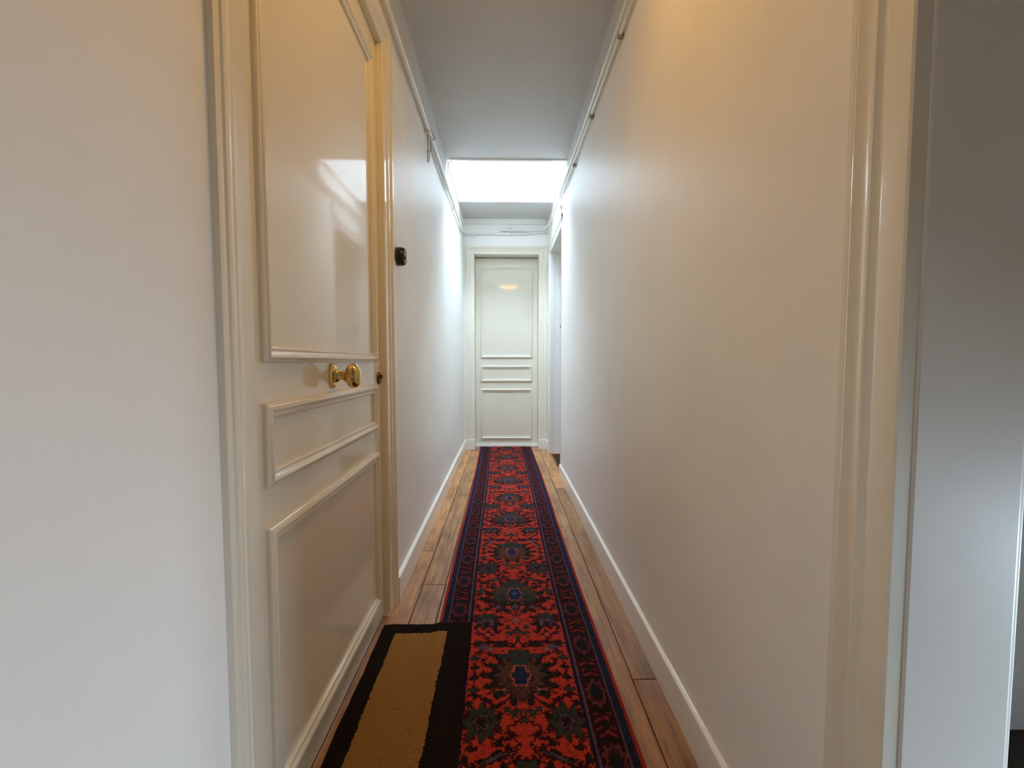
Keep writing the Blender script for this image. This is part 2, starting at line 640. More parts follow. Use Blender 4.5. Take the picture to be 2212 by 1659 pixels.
def make_door(name, origin, u, w, width, height, leaf_w, panels, label, mould=MOULD, bar=True):
    T = basis(origin, u, w)
    root = empty(name, T(width / 2, 0, leaf_w))
    tag(root, label, 'door', 'structure')
    bm = bmesh.new()
    c = [(a, b, d) for d in (leaf_w, leaf_w - 0.04) for a, b in
         ((0.002, 0.006), (width - 0.002, 0.006), (width - 0.002, height - 0.003), (0.002, height - 0.003))]
    v = [bm.verts.new(T(*p)) for p in c]
    for f in ((0, 1, 2, 3), (7, 6, 5, 4), (0, 4, 5, 1), (1, 5, 6, 2), (2, 6, 7, 3), (3, 7, 4, 0)):
        bm.faces.new([v[i] for i in f])
    bmesh.ops.bevel(bm, geom=bm.edges[:], offset=0.002, segments=2, affect='EDGES')
    me = bpy.data.meshes.new('leaf')
    bm.to_mesh(me)
    bm.free()
    part('leaf', me, M_GLOSS, root)
    for (u0, u1, v0, v1) in panels:
        prof = [(s, leaf_w + h) for s, h in mould]
        part('panel_moulding', ring_mesh('panel_moulding', T, u0, u1, v0, v1, prof), M_GLOSS, root)
    return root, T


# left entrance door
DW = D1B - D1A
door1, T1 = make_door('door_1', (XL, D1A, 0), (0, 1, 0), (1, 0, 0), DW, DH, -0.023,
                      [(0.063, DW - 0.075, 0.100, 0.700), (0.063, DW - 0.075, 0.787, 0.963),
                       (0.063, DW - 0.075, 1.048, 2.175)],
                      'cream glossy panelled door with a brass knob on the left wall')
tr4 = struct('trim_4', casing_mesh('trim_4', T1, 0, DW, DH, CAS), M_GLOSS,
             'cream moulded architrave around the near left door', 'door frame')

# brass knob
KX, KY, KZ = XL - 0.023, 1.255, 1.009
plate = lathe_mesh('knob_plate', [(0.0, 0.0), (0.0385, 0.0), (0.0385, 0.004), (0.034, 0.008), (0.029, 0.0095),
                                  (0.024, 0.010), (0.0, 0.010)], (KX, KY, KZ), (1, 0, 0), su=0.72, sv=1.0, seg=8,
                   phase=math.pi / 8)
kn_prof = [(0.0, 0.008), (0.019, 0.008), (0.0195, 0.013), (0.017, 0.017), (0.0135, 0.020), (0.0125, 0.026),
           (0.0125, 0.031), (0.015, 0.0335), (0.0155, 0.036), (0.0145, 0.038), (0.017, 0.0395), (0.024, 0.042),
           (0.0305, 0.047), (0.0345, 0.053), (0.0360, 0.0595), (0.0350, 0.066), (0.0315, 0.072), (0.025, 0.077),
           (0.016, 0.0805), (0.007, 0.082), (0.0, 0.0823)]
knob = part('door_knob', lathe_mesh('door_knob', kn_prof, (KX, KY, KZ), (1, 0, 0), su=0.78, sv=1.0, seg=40), M_BRASS,
            door1, 'polished brass oval knob')
part('knob_plate', plate, M_BRASS, knob)

# lock near the door edge
LY, LZ = 1.705, 0.985
lock = part('lock_escutcheon', lathe_mesh('lock_escutcheon', [(0, 0), (0.024, 0), (0.024, 0.004), (0.020, 0.009),
                                                              (0.012, 0.010), (0, 0.010)],
                                          (XL - 0.023, LY, LZ), (1, 0, 0), su=0.75, sv=1.0, seg=28),
            M_ABRASS, door1, 'dark aged lock cover')
part('lock_cylinder', lathe_mesh('lock_cylinder', [(0, 0), (0.0085, 0), (0.0085, 0.010), (0.007, 0.012), (0, 0.012)],
                                     (XL - 0.016, LY, LZ + 0.006), (1, 0, 0), seg=20), M_ABRASS, lock)

# far door
EW = E1 - E0
door2, T2 = make_door('door_2', (E0, YE, 0), (1, 0, 0), (0, -1, 0), EW, DH + 0.01, -0.15,
                      [(0.067, EW - 0.067, 0.098, 0.716), (0.067, EW - 0.067, 0.805, 1.000),
                       (0.067, EW - 0.067, 1.094, 2.198)],
                      'white panelled door closing the far end of the corridor')
part('threshold_bar', boxes_mesh('threshold_bar', [(E0 + 0.002, E1 - 0.002, YE + 0.118, YE + 0.149, 0.001, 0.030)],
                                 0.004), M_TRIM, door2)
CAS2 = [(-0.001, -0.155)] + CAS[1:]
tr5 = struct('trim_5', casing_mesh('trim_5', T2, 0, EW, DH + 0.02, CAS2), M_GLOSS,
             'white moulded architrave around the far door', 'door frame')
for (x0, x1) in ((E0 - 0.108, E0 + 0.001), (E1 - 0.001, E1 + 0.104)):
    part('plinth_block', boxes_mesh('plinth_block', [(x0, x1, YE - 0.022, YE, 0.0, 0.118)], 0.002), M_TRIM, tr5)
part('hinge', lathe_mesh('hinge', [(0, 0), (0.007, 0), (0.008, 0.004), (0.008, 0.106), (0.007, 0.110), (0, 0.110)],
                         (0.512, YE - 0.016, 1.49), (0, 0, 1), seg=14, up=(0, 1, 0)), M_TRIM, tr5)

# side passage opening on the right: architrave plus far jamb
T3 = basis((XR, P1, 0), (0, -1, 0), (-1, 0, 0))
CASR = [(s * 0.66, h * 0.8) for s, h in CAS]
tr6 = struct('trim_6', casing_mesh('trim_6', T3, 0, P1 - P0, DH, CASR, right=False), M_TRIM,
             'white architrave over the side passage on the right', 'door frame')
part('jamb', boxes_mesh('jamb', [(XR - 0.003, 0.573, P1 - 0.002, P1 + 0.03, 0, DH)], 0.002), M_TRIM, tr6)
part('jamb', boxes_mesh('jamb', [(XR - 0.004, XRO, P0 - 0.004, P0 + 0.002, 0, DH)], 0.001), M_TRIM, tr6)
part('head_lining', boxes_mesh('head_lining', [(XR - 0.003, XRO, P0, P1, DH - 0.02, DH)], 0.002), M_TRIM, tr6)

# near right doorway: architrave and jamb facing the viewer
T4 = basis((XR, R1, 0), (0, -1, 0), (-1, 0, 0))
CAS4 = [(-0.001, -0.012), (-0.001, 0.016), (0.002, 0.018), (0.036, 0.018), (0.040, 0.0165), (0.044, 0.013), (0.049, 0.0115),
        (0.053, 0.013), (0.056, 0.0165), (0.060, 0.017), (0.064, 0.0155), (0.071, 0.0125), (0.078, 0.0125),
        (0.084, 0.015), (0.088, 0.0165), (0.091, 0.0155), (0.093, 0.011), (0.096, 0.0095), (0.098, 0.0115),
        (0.106, 0.0115), (0.107, 0.010), (0.107, -0.003)]
tr7 = struct('trim_7', casing_mesh('trim_7', T4, 0, R1 - R0, DH + 0.14, CAS4), M_GLOSS,
             'cream moulded architrave at the right edge beside the viewer', 'door frame')
part('jamb', boxes_mesh('jamb', [(XR + 0.004, 0.668, R1 - 0.003, R1 + 0.03, 0, DH + 0.14)], 0.004), M_SATIN, tr7)
part('door_stop', boxes_mesh('door_stop', [(0.664, 0.69, R1 + 0.012, R1 + 0.06, 0, DH + 0.14)], 0.003), M_SATIN, tr7)

# ------------------------------------------------------------------ pipes and cables
PX = -0.452
pl = empty('water_pipe', (PX, 3.2, 2.43))
tag(pl, 'white painted pipe running high along the left wall to the valve over the far door', 'pipe')
part('pipe_run', tube_mesh('pipe_run', [(PX, YB + 0.02, 2.42), (PX, 0.0, 2.42), (PX, 1.7, 2.422), (PX, 2.7, 2.436),
                                        (PX, 3.45, 2.436), (PX, 4.1, 2.452), (PX, 4.6, 2.47), (PX + 0.002, 4.85, 2.495),
                                        (PX + 0.014, 5.02, 2.522), (PX + 0.052, 5.086, 2.530), (-0.30, 5.088, 2.530),
                                        (-0.10, 5.088, 2.530), (0.03, 5.088, 2.531)], 0.0135), M_PIPE, pl)
for (x, y, z) in ((PX, 2.66, 2.437), (PX, 3.98, 2.449), (-0.355, 5.088, 2.530)):
    if y > 5:
        part('pipe_clip', boxes_mesh('pipe_clip', [(x - 0.01, x + 0.01, 5.07, 5.107, z - 0.030, z + 0.012)], 0.003),
             M_PIPE, pl)
    else:
        part('pipe_clip', boxes_mesh('pipe_clip', [(XL, x + 0.012, y - 0.012, y + 0.012, z - 0.026, z + 0.010)], 0.003),
             M_PIPE, pl)
part('valve_body', lathe_mesh('valve_body', [(0, 0), (0.020, 0), (0.020, 0.02), (0.017, 0.022), (0.015, 0.05),
                                             (0.020, 0.055), (0.020, 0.075), (0, 0.075)], (0.025, 5.088, 2.531), (1, 0, 0),
                              seg=20), M_PIPE, pl)
vs_ = part('valve_stem', lathe_mesh('valve_stem', [(0, 0), (0.011, 0), (0.011, 0.02), (0.007, 0.022), (0.006, 0.052),
                                                   (0, 0.052)], (0.064, 5.084, 2.545), (0, 0, 1), seg=16, up=(0, 1, 0)),
           M_PIPE, pl)
part('valve_handle', boxes_mesh('valve_handle', [(0.032, 0.096, 5.076, 5.092, 2.594, 2.603)], 0.003), M_PIPE, vs_)
part('union_nut', lathe_mesh('union_nut', [(0, 0), (0.021, 0), (0.021, 0.022), (0, 0.022)], (-0.03, 5.088, 2.531),
                             (1, 0, 0), seg=6), M_PIPE, pl)
part('outlet_pipe', tube_mesh('outlet_pipe', [(0.10, 5.088, 2.531), (0.22, 5.088, 2.533), (0.36, 5.088, 2.545),
                                              (0.53, 5.088, 2.562)], 0.0135), M_PIPE, pl)

RX = 0.501
pr = empty('heating_pipe', (RX, 3.2, 2.5))
tag(pr, 'white painted pipe running high along the right wall and bending onto the end wall', 'pipe')
part('pipe_run', tube_mesh('pipe_run', [(RX, YB + 0.02, 2.505), (RX, 0.0, 2.505), (RX, 1.8, 2.508), (RX, 2.6, 2.512),
                                        (RX, 3.4, 2.522), (RX, 4.0, 2.535), (RX, 4.5, 2.552), (RX - 0.004, 4.80, 2.562),
                                        (RX - 0.04, 5.0, 2.566), (0.36, 5.075, 2.568), (0.22, 5.082, 2.570),
                                        (-0.02, 5.082, 2.570)], 0.0125), M_PIPE, pr)
part('elbow', boxes_mesh('elbow', [(-0.045, -0.010, 5.066, 5.104, 2.553, 2.589)], 0.006), M_PIPE, pr)
p2 = empty('conduit_pipe', (RX, 2.0, 2.46))
tag(p2, 'thin white conduit clipped below the pipe on the right wall', 'pipe')
part('conduit_run', tube_mesh('conduit_run', [(RX + 0.003, YB + 0.02, 2.462), (RX + 0.003, 1.8, 2.464),
                                              (RX + 0.003, 2.6, 2.470), (RX + 0.003, 3.2, 2.474),
                                              (RX + 0.003, 3.75, 2.485)], 0.009), M_PIPE, p2)
for y in (1.93, 2.545, 3.16):
    part('pipe_clip', boxes_mesh('pipe_clip', [(RX - 0.008, XR, y - 0.007, y + 0.007, 2.446, 2.468)], 0.003), M_CABLE, p2)

# cables on the left wall: thin wire above the pipe with hanging loops
cw = empty('loose_wire', (-0.465, 2.7, 2.46))
tag(cw, 'thin dark wire with loops hanging from the pipe on the left wall', 'wire')
part('wire_run', tube_mesh('wire_run', [(-0.448, YB + 0.02, 2.438), (-0.448, 1.6, 2.441), (-0.447, 2.4, 2.455),
                                        (-0.444, 2.70, 2.458), (-0.432, 2.77, 2.440), (-0.436, 2.74, 2.415)], 0.0028,
                           seg=8), M_CABLE, cw)
part('wire_loop', tube_mesh('wire_loop', [(-0.457, 2.66, 2.418), (-0.458, 2.665, 2.37), (-0.458, 2.69, 2.33),
                                          (-0.455, 2.74, 2.345), (-0.452, 2.755, 2.39), (-0.452, 2.71, 2.418)], 0.0028,
                            seg=8), M_CABLE, cw)
part('wire_loop', tube_mesh('wire_loop', [(-0.459, 2.675, 2.335), (-0.459, 2.665, 2.29), (-0.459, 2.675, 2.255),
                                          (-0.457, 2.70, 2.275), (-0.457, 2.71, 2.31), (-0.458, 2.69, 2.337)], 0.0028,
                            seg=8), M_CABLE, cw)
cb = empty('ceiling_cable', (-0.46, 3.7, 2.5))
tag(cb, 'thin white cable sagging along the left wall near the skylight', 'cable')
part('cable_run', tube_mesh('cable_run', [(-0.462, 2.72, 2.425), (-0.464, 3.1, 2.405), (-0.464, 3.7, 2.415),
                                          (-0.464, 4.3, 2.425), (-0.464, 4.75, 2.45)], 0.005, seg=8), M_CABLEW, cb)
part('cable_end', tube_mesh('cable_end', [(-0.464, 3.66, 2.60), (-0.462, 3.655, 2.66), (-0.450, 3.65, 2.688),
                                          (-0.425, 3.645, 2.697)], 0.004, seg=8), M_CABLEW, cb)
cr = empty('hanging_cable', (0.505, 3.9, 2.45))
tag(cr, 'thin white cable hanging in a loop over the side passage', 'cable')
part('cable_run', tube_mesh('cable_run', [(0.504, 3.75, 2.485), (0.505, 3.84, 2.52), (0.507, 3.885, 2.50),
                                          (0.508, 3.89, 2.44), (0.508, 3.885, 2.40), (0.510, 3.92, 2.36),
                                          (0.510, 3.90, 2.33)], 0.0055, seg=8), M_CABLEW, cr)
part('cable_joint', boxes_mesh('cable_joint', [(0.500, 0.514, 3.878, 3.894, 2.40, 2.43)], 0.003), M_GREY, cr)


# ------------------------------------------------------------------ round black switches
def round_switch(name, origin, axis, r, label):
    root = empty(name, origin)
    tag(root, label, 'switch')
    part('switch_base', lathe_mesh('switch_base', [(0, 0), (r, 0), (r, 0.022), (r * 0.93, 0.032), (r * 0.80, 0.037),
                                                   (0, 0.037)], origin, axis, seg=12), M_BLACK, root)
    a = Vector(axis)
    part('switch_button', lathe_mesh('switch_button', [(0, 0), (r * 0.30, 0), (r * 0.30, 0.004), (r * 0.2, 0.009),
                                                       (0, 0.010)], Vector(origin) + a * 0.037, axis, seg=18),
         M_CHROME, root)
    return root


round_switch('round_switch', (XL, 1.945, 1.515), (1, 0, 0), 0.041,
             'round black switch with chrome button on the left wall beside the door frame')
round_switch('round_switch', (0.668, 4.90, 1.447), (0, -1, 0), 0.036,
             'round black switch half hidden inside the side passage')
vg = empty('wall_socket', (0.586, 4.886, 0.1))
tag(vg, 'small grey square socket just above the side passage baseboard', 'socket')
part('socket_plate', boxes_mesh('socket_plate', [(0.5745, 0.606, 4.886, 4.90, 0.102, 0.142)], 0.002), M_GREY, vg)
part('socket_hole', lathe_mesh('socket_hole', [(0, 0), (0.009, 0), (0.009, 0.002), (0, 0.002)], (0.590, 4.886, 0.122),
                               (0, -1, 0), seg=14), M_DARK, vg)

# ------------------------------------------------------------------ ceiling lamp above the near door (out of frame)
lp = empty('ceiling_lamp', (0.10, 1.02, ZC))
tag(lp, 'warm ceiling lamp lighting the near door from above', 'lamp')
part('lamp_base', lathe_mesh('lamp_base', [(0, 0), (0.21, 0), (0.21, 0.02), (0.20, 0.025), (0, 0.025)],
                             (0.10, 1.02, ZC), (0, 0, -1), seg=36, up=(0, 1, 0)), M_TRIM, lp)
part('lamp_shade', lathe_mesh('lamp_shade', [(0.195, 0.026), (0.193, 0.034), (0.17, 0.052), (0.128, 0.066),
                                             (0.068, 0.074), (0, 0.077)],
                              (0.10, 1.02, ZC), (0, 0, -1), seg=36, up=(0, 1, 0)), M_LAMP, lp)


# ------------------------------------------------------------------ runner rug
def lin(c):
    c = np.array(c, float) / 255.0
    return np.where(c <= 0.04045, c / 12.92, ((c + 0.055) / 1.055) ** 2.4)


RED = lin((168, 50, 34))
RED2 = lin((146, 40, 29))
NAVY = lin((33, 38, 62))
NAVY2 = lin((30, 26, 40))
GREEN = lin((44, 54, 47))
DGREEN = lin((24, 28, 24))
MAROON = lin((66, 27, 32))
DMAR = lin((44, 16, 20))
PURP = lin((82, 64, 76))
BROWN = lin((80, 54, 42))
PINK = lin((168, 72, 62))
DUST = lin((140, 78, 72))


def vnoise(shape_x, shape_y, cx, cy, seed):
    """smooth value noise on a raster, tiling in y"""
    rs = np.random.RandomState(seed)
    g = rs.rand(cy, cx + 2)
    xs = np.linspace(0, cx, shape_x, endpoint=False)
    ys = np.linspace(0, cy, shape_y, endpoint=False)
    xi, yi = xs.astype(int), ys.astype(int)
    xf, yf = xs - xi, ys - yi
    xf, yf = xf * xf * (3 - 2 * xf), yf * yf * (3 - 2 * yf)
    a = g[np.ix_(yi % cy, xi)]
    b = g[np.ix_(yi % cy, xi + 1)]
    c = g[np.ix_((yi + 1) % cy, xi)]
    d = g[np.ix_((yi + 1) % cy, xi + 1)]
    return (a * (1 - xf) + b * xf) * (1 - yf)[:, None] + (c * (1 - xf) + d * xf) * yf[:, None] - 0.5


PER = 0.93
HW = 0.31
FW = 0.176
NXT, NYT = 312, 468
xs = (np.arange(NXT) + 0.5) / NXT * 2 * HW - HW
ys = (np.arange(NYT) + 0.5) / NYT * PER
S, V0 = np.meshgrid(xs, ys)
n1 = vnoise(NXT, NYT, 78, 117, 3)
n2 = vnoise(NXT, NYT, 78, 117, 4)
# mirror the jitter so the design stays symmetrical
n1 = np.where(S < 0, n1, n1[:, ::-1])
n2 = np.where(S < 0, n2, n2[:, ::-1])
A = np.abs(S) + n1 * 0.010
V = V0 + n2 * 0.010
IMG = np.empty((NYT, NXT, 3))
IMG[:] = RED
IMG[(n1 * n2) > 0.06] = RED2


def wrap(dv):
    return (dv + PER / 2) % PER - PER / 2


def put(mask, col):
    IMG[mask] = col


def blob(a, v, ra, rv, col, lobes=0, amp=0.0, rot=0.0, ph=0.0):
    """lobed ellipse centred at (a metres from the axis, v along)"""
    da, dv = A - a, wrap(V - v)
    if rot:
        c, s = math.cos(rot), math.sin(rot)
        da, dv = da * c + dv * s, -da * s + dv * c
    rr = np.sqrt((da / ra) ** 2 + (dv / rv) ** 2)
    th = np.arctan2(dv / rv, da / ra)
    put(rr < 1 + amp * np.cos(lobes * th + ph), col)


def stroke(pts, wd, col):
    m = np.zeros(A.shape, bool)
    for (a0, v0), (a1, v1) in zip(pts[:-1], pts[1:]):
        dx, dy = a1 - a0, v1 - v0
        L2 = dx * dx + dy * dy
        da, dv = A - a0, wrap(V - v0)
        t = np.clip((da * dx + dv * dy) / L2, 0, 1)
        m |= np.hypot(da - t * dx, dv - t * dy) < wd
    put(m, col)


F = FW
# winding stems
stroke([(0.0, 0.29), (0.012, 0.25), (0.05, 0.225), (0.03, 0.19), (0.012, 0.165), (0.03, 0.14), (0.09, 0.13)], 0.0035, MAROON)
stroke([(0.0, 0.80), (0.0, 0.76)], 0.005, MAROON)
stroke([(0.024, 0.735), (0.055, 0.728), (0.09, 0.74)], 0.003, MAROON)
stroke([(0.008, 0.82), (0.022, 0.79), (0.012, 0.765)], 0.003, MAROON)
stroke([(0.0, 0.62), (0.012, 0.585), (0.05, 0.60), (0.09, 0.575)], 0.0045, DMAR)
stroke([(0.11, 0.68), (0.105, 0.64), (0.125, 0.625), (0.13, 0.65)], 0.0035, MAROON)
stroke([(0.04, 0.335), (0.08, 0.30), (0.13, 0.335), (0.16, 0.36)], 0.004, MAROON)
stroke([(0.17, 0.19), (0.15, 0.175), (0.16, 0.155)], 0.004, MAROON)
# medallion A (blue bulb)
blob(0.0, 0.005, 0.112, 0.110, DGREEN, 12, 0.20)
blob(0.0, 0.010, 0.082, 0.085, BROWN, 10, 0.18)
blob(0.0, 0.085, 0.050, 0.040, GREEN, 6, 0.20)
blob(0.062, -0.020, 0.030, 0.050, GREEN, 5, 0.30, rot=0.5)
blob(0.075, 0.040, 0.028, 0.018, BROWN, 4, 0.25, rot=-0.6)
blob(0.0, 0.002, 0.033, 0.053, PINK, 6, 0.08)
blob(0.0, 0.000, 0.029, 0.048, NAVY, 6, 0.08)
blob(0.0, 0.010, 0.010, 0.020, lin((58, 70, 110)), 4, 0.2)
blob(0.0, -0.085, 0.034, 0.020, DGREEN, 5, 0.3)
blob(0.0, -0.095, 0.010, 0.024, PURP, 3, 0.2)
# arabesques under A
blob(0.105, -0.055, 0.055, 0.015, DMAR, 5, 0.35, rot=0.35)
blob(0.135, -0.030, 0.035, 0.012, DGREEN, 5, 0.35, rot=-0.4)
blob(0.075, -0.100, 0.050, 0.016, DMAR, 6, 0.32, rot=0.55)
blob(0.075, -0.098, 0.030, 0.006, PURP, 4, 0.30, rot=0.55)
blob(0.045, -0.120, 0.020, 0.010, DGREEN, 4, 0.3)
blob(0.150, -0.120, 0.018, 0.010, MAROON, 4, 0.4)
# leaf band above A
blob(0.085, 0.132, 0.066, 0.014, DGREEN, 7, 0.30, rot=-0.45)
blob(0.090, 0.130, 0.040, 0.005, PURP, 4, 0.3, rot=-0.45)
blob(0.140, 0.100, 0.026, 0.010, DMAR, 5, 0.4, rot=0.5)
blob(0.150, 0.030, 0.020, 0.026, GREEN, 4, 0.4)
blob(0.155, 0.075, 0.012, 0.014, MAROON, 4, 0.4)
# rosettes
blob(0.122, 0.246, 0.052, 0.064, DGREEN, 10, 0.20, ph=math.pi)
blob(0.124, 0.246, 0.046, 0.060, GREEN, 8, 0.16)
blob(0.124, 0.246, 0.027, 0.032, DGREEN, 6, 0.1)
blob(0.124, 0.246, 0.022, 0.026, PURP, 6, 0.12)
blob(0.124, 0.246, 0.017, 0.020, DGREEN, 6, 0.12)
blob(0.165, 0.19, 0.010, 0.012, MAROON, 4, 0.4)
# small centre leaves
for (a, v) in ((0.0, 0.255), (0.030, 0.272), (0.046, 0.292), (0.018, 0.285)):
    blob(a, v, 0.012, 0.013, GREEN, 5, 0.3)
# medallion B (brown palmette)
blob(0.0, 0.432, 0.116, 0.110, DGREEN, 14, 0.18)
blob(0.062, 0.365, 0.045, 0.013, DGREEN, 6, 0.3, rot=-0.25)
blob(0.052, 0.372, 0.030, 0.005, lin((150, 88, 60)), 3, 0.3, rot=-0.25)
blob(0.0, 0.430, 0.076, 0.088, BROWN, 14, 0.16)
blob(0.0, 0.525, 0.064, 0.030, GREEN, 4, 0.22)
blob(0.0, 0.495, 0.026, 0.035, GREEN, 3, 0.1)
blob(0.0, 0.432, 0.032, 0.051, PINK, 6, 0.10)
blob(0.0, 0.432, 0.027, 0.046, NAVY, 6, 0.10)
blob(0.0, 0.340, 0.024, 0.022, BROWN, 4, 0.15)
# side leaf columns
for v in (0.37, 0.42, 0.47, 0.515):
    blob(0.154, v, 0.013, 0.021, GREEN if v < 0.4 or v > 0.5 else DGREEN, 4, 0.35)
blob(0.150, 0.345, 0.018, 0.010, DMAR, 4, 0.4)
# arabesque with grey flowers above B
blob(0.085, 0.598, 0.060, 0.014, DMAR, 6, 0.34, rot=0.15)
blob(0.060, 0.585, 0.026, 0.014, DGREEN, 5, 0.3)
blob(0.145, 0.590, 0.030, 0.013, DGREEN, 5, 0.35)
blob(0.128, 0.574, 0.022, 0.020, PURP, 5, 0.10)
blob(0.100, 0.560, 0.014, 0.012, DUST, 4, 0.2)
blob(0.140, 0.545, 0.014, 0.010, MAROON, 4, 0.4)
blob(0.112, 0.645, 0.018, 0.018, MAROON, 4, 0.45)
blob(0.112, 0.645, 0.008, 0.008, PINK, 4, 0.2)
# small leaves round the diamond
for (a, v) in ((0.036, 0.690), (0.034, 0.655), (0.0, 0.675), (0.0, 0.630), (0.016, 0.660)):
    blob(a, v, 0.011, 0.014, GREEN, 5, 0.3)
# dark palmettes
blob(0.120, 0.735, 0.051, 0.052, DGREEN, 9, 0.20)
blob(0.120, 0.757, 0.042, 0.028, GREEN, 9, 0.22)
blob(0.120, 0.722, 0.030, 0.022, PURP, 5, 0.28)
blob(0.120, 0.712, 0.010, 0.020, DMAR, 3, 0.2)
blob(0.085, 0.690, 0.010, 0.020, DGREEN, 3, 0.3)
blob(0.158, 0.690, 0.010, 0.022, DGREEN, 3, 0.3)
# filler leaves
for (a, v, ra, rv, c, rot) in (
        (0.035, 0.20, 0.016, 0.010, DMAR, 0.6), (0.060, 0.19, 0.014, 0.008, DGREEN, -0.4),
        (0.075, 0.215, 0.012, 0.010, MAROON, 0.2), (0.168, 0.27, 0.010, 0.016, DMAR, 0.0),
        (0.070, 0.275, 0.014, 0.010, DMAR, 0.5), (0.078, 0.305, 0.016, 0.009, DGREEN, -0.5),
        (0.110, 0.325, 0.020, 0.010, DMAR, 0.3), (0.165, 0.31, 0.012, 0.014, DGREEN, 0.0),
        (0.020, 0.575, 0.016, 0.009, DMAR, 0.4), (0.100, 0.535, 0.016, 0.010, DGREEN, 0.4),
        (0.125, 0.50, 0.010, 0.014, DMAR, 0.0), (0.122, 0.44, 0.010, 0.012, DMAR, 0.0),
        (0.075, 0.66, 0.016, 0.010, DMAR, -0.5), (0.150, 0.655, 0.014, 0.012, MAROON, 0.3),
        (0.065, 0.705, 0.012, 0.010, DMAR, 0.3), (0.062, 0.760, 0.016, 0.010, DMAR, -0.3),
        (0.035, 0.79, 0.012, 0.010, DGREEN, 0.4), (0.165, 0.76, 0.010, 0.016, DMAR, 0.0),
        (0.075, 0.80, 0.020, 0.010, DMAR, 0.3), (0.120, 0.815, 0.022, 0.011, DGREEN, -0.3),
        (0.165, 0.84, 0.012, 0.016, DMAR, 0.0), (0.120, 0.02, 0.016, 0.012, DMAR, 0.5),
        (0.118, 0.065, 0.018, 0.010, DGREEN, -0.4), (0.095, 0.09, 0.016, 0.010, DMAR, 0.4),
        (0.030, 0.125, 0.018, 0.009, DMAR, -0.4), (0.165, 0.125, 0.010, 0.014, DGREEN, 0.0),
        (0.045, 0.160, 0.018, 0.009, DMAR, 0.3), (0.145, 0.16, 0.014, 0.010, DMAR, 0.2),
        (0.075, 0.175, 0.012, 0.010, DGREEN, 0.0), (0.165, 0.0, 0.010, 0.014, DMAR, 0.0)):
    blob(a, v, ra, rv, c, 5, 0.35, rot=rot)
# diamond
put((A / 0.024 + np.abs(wrap(V - 0.735)) / 0.032) < 1.0, MAROON)
put((A / 0.020 + np.abs(wrap(V - 0.735)) / 0.027) < 1.0, DUST)
put((A / 0.008 + np.abs(wrap(V - 0.735)) / 0.011) < 1.0, lin((150, 60, 50)))
# knotted detail: veins inside the shapes and dark outlines against the red ground
n3 = vnoise(NXT, NYT, 60, 90, 11)
n3 = np.where(S < 0, n3, n3[:, ::-1])
n4 = vnoise(NXT, NYT, 110, 165, 12)
n4 = np.where(S < 0, n4, n4[:, ::-1])


def same(col):
    return np.all(np.abs(IMG - col) < 1e-6, axis=-1)


isred = same(RED) | same(RED2)
vein = np.abs(n3) < 0.055
for base, line in ((BROWN, DMAR), (GREEN, DGREEN), (DGREEN, MAROON), (PURP, DMAR), (DUST, MAROON)):
    mk = same(base)
    put(mk & vein, line)
    put(mk & ~vein & (n4 > 0.30), (base + line) * 0.5)
put(same(DMAR) & (np.abs(n4) < 0.05), MAROON)
near_red = np.zeros_like(isred)
for sh, ax in ((1, 0), (-1, 0), (1, 1), (-1, 1)):
    near_red |= np.roll(isred, sh, axis=ax)
put(~isred & near_red & (np.abs(S) < 0.172) & (n4 > -0.25), DMAR)
put(isred & (n4 > 0.36), MAROON)
# borders
AB = np.abs(S) + n1 * 0.0035


def band(a0, a1, col):
    put((AB >= a0) & (AB < a1), col)


band(0.176, 0.188, NAVY2)
band(0.188, 0.196, PURP)
band(0.196, 0.200, DMAR)
inb = (AB >= 0.200) & (AB < 0.270)
put(inb, DMAR)
q = PER / 4
vb = (V0 + n2 * 0.006) % q - q / 2
da = np.abs(S) + n1 * 0.006 - 0.235
rr = np.sqrt((da / 0.031) ** 2 + (vb / 0.050) ** 2)
th = np.arctan2(vb / 0.05, da / 0.031)
rr = rr * (1 + 0.30 * n2 + 0.10 * np.cos(10 * th))
put(inb & (rr < 1.0), MAROON)
put(inb & (rr < 0.92) & (rr > 0.78), lin((96, 48, 56)))
put(inb & (rr < 0.60 + 0.08 * np.cos(8 * th)), DGREEN)
put(inb & (rr < 0.38 + 0.06 * np.cos(6 * th)), NAVY2)
vc = (V0 + n2 * 0.006 + q / 2) % q - q / 2
stripes = (np.cos(vc * 2 * math.pi / 0.026 + 14 * np.abs(da) * 10) > 0.25) & (np.abs(vc) < 0.042) & (np.abs(da) < 0.028) & (n1 > -0.22)
put(inb & stripes, lin((112, 38, 38)))
put(inb & (np.abs(vc) < 0.012) & (np.abs(da) < 0.014 + 0.006 * np.cos(vc * 500)), DGREEN)
put(inb & (np.abs(np.abs(vc) - 0.052) < 0.006) & (np.abs(da) < 0.030), DGREEN)
band(0.270, 0.2745, PURP)
band(0.2745, 0.298, NAVY)
put((AB >= 0.2745) & (AB < 0.298) & (n2 > 0.1), NAVY2)
band(0.298, 0.40, RED2 * 1.05)

RY0, RY1 = 0.62, 5.262
nx, ny = 222, 1180
gx = np.linspace(-HW, HW, nx)
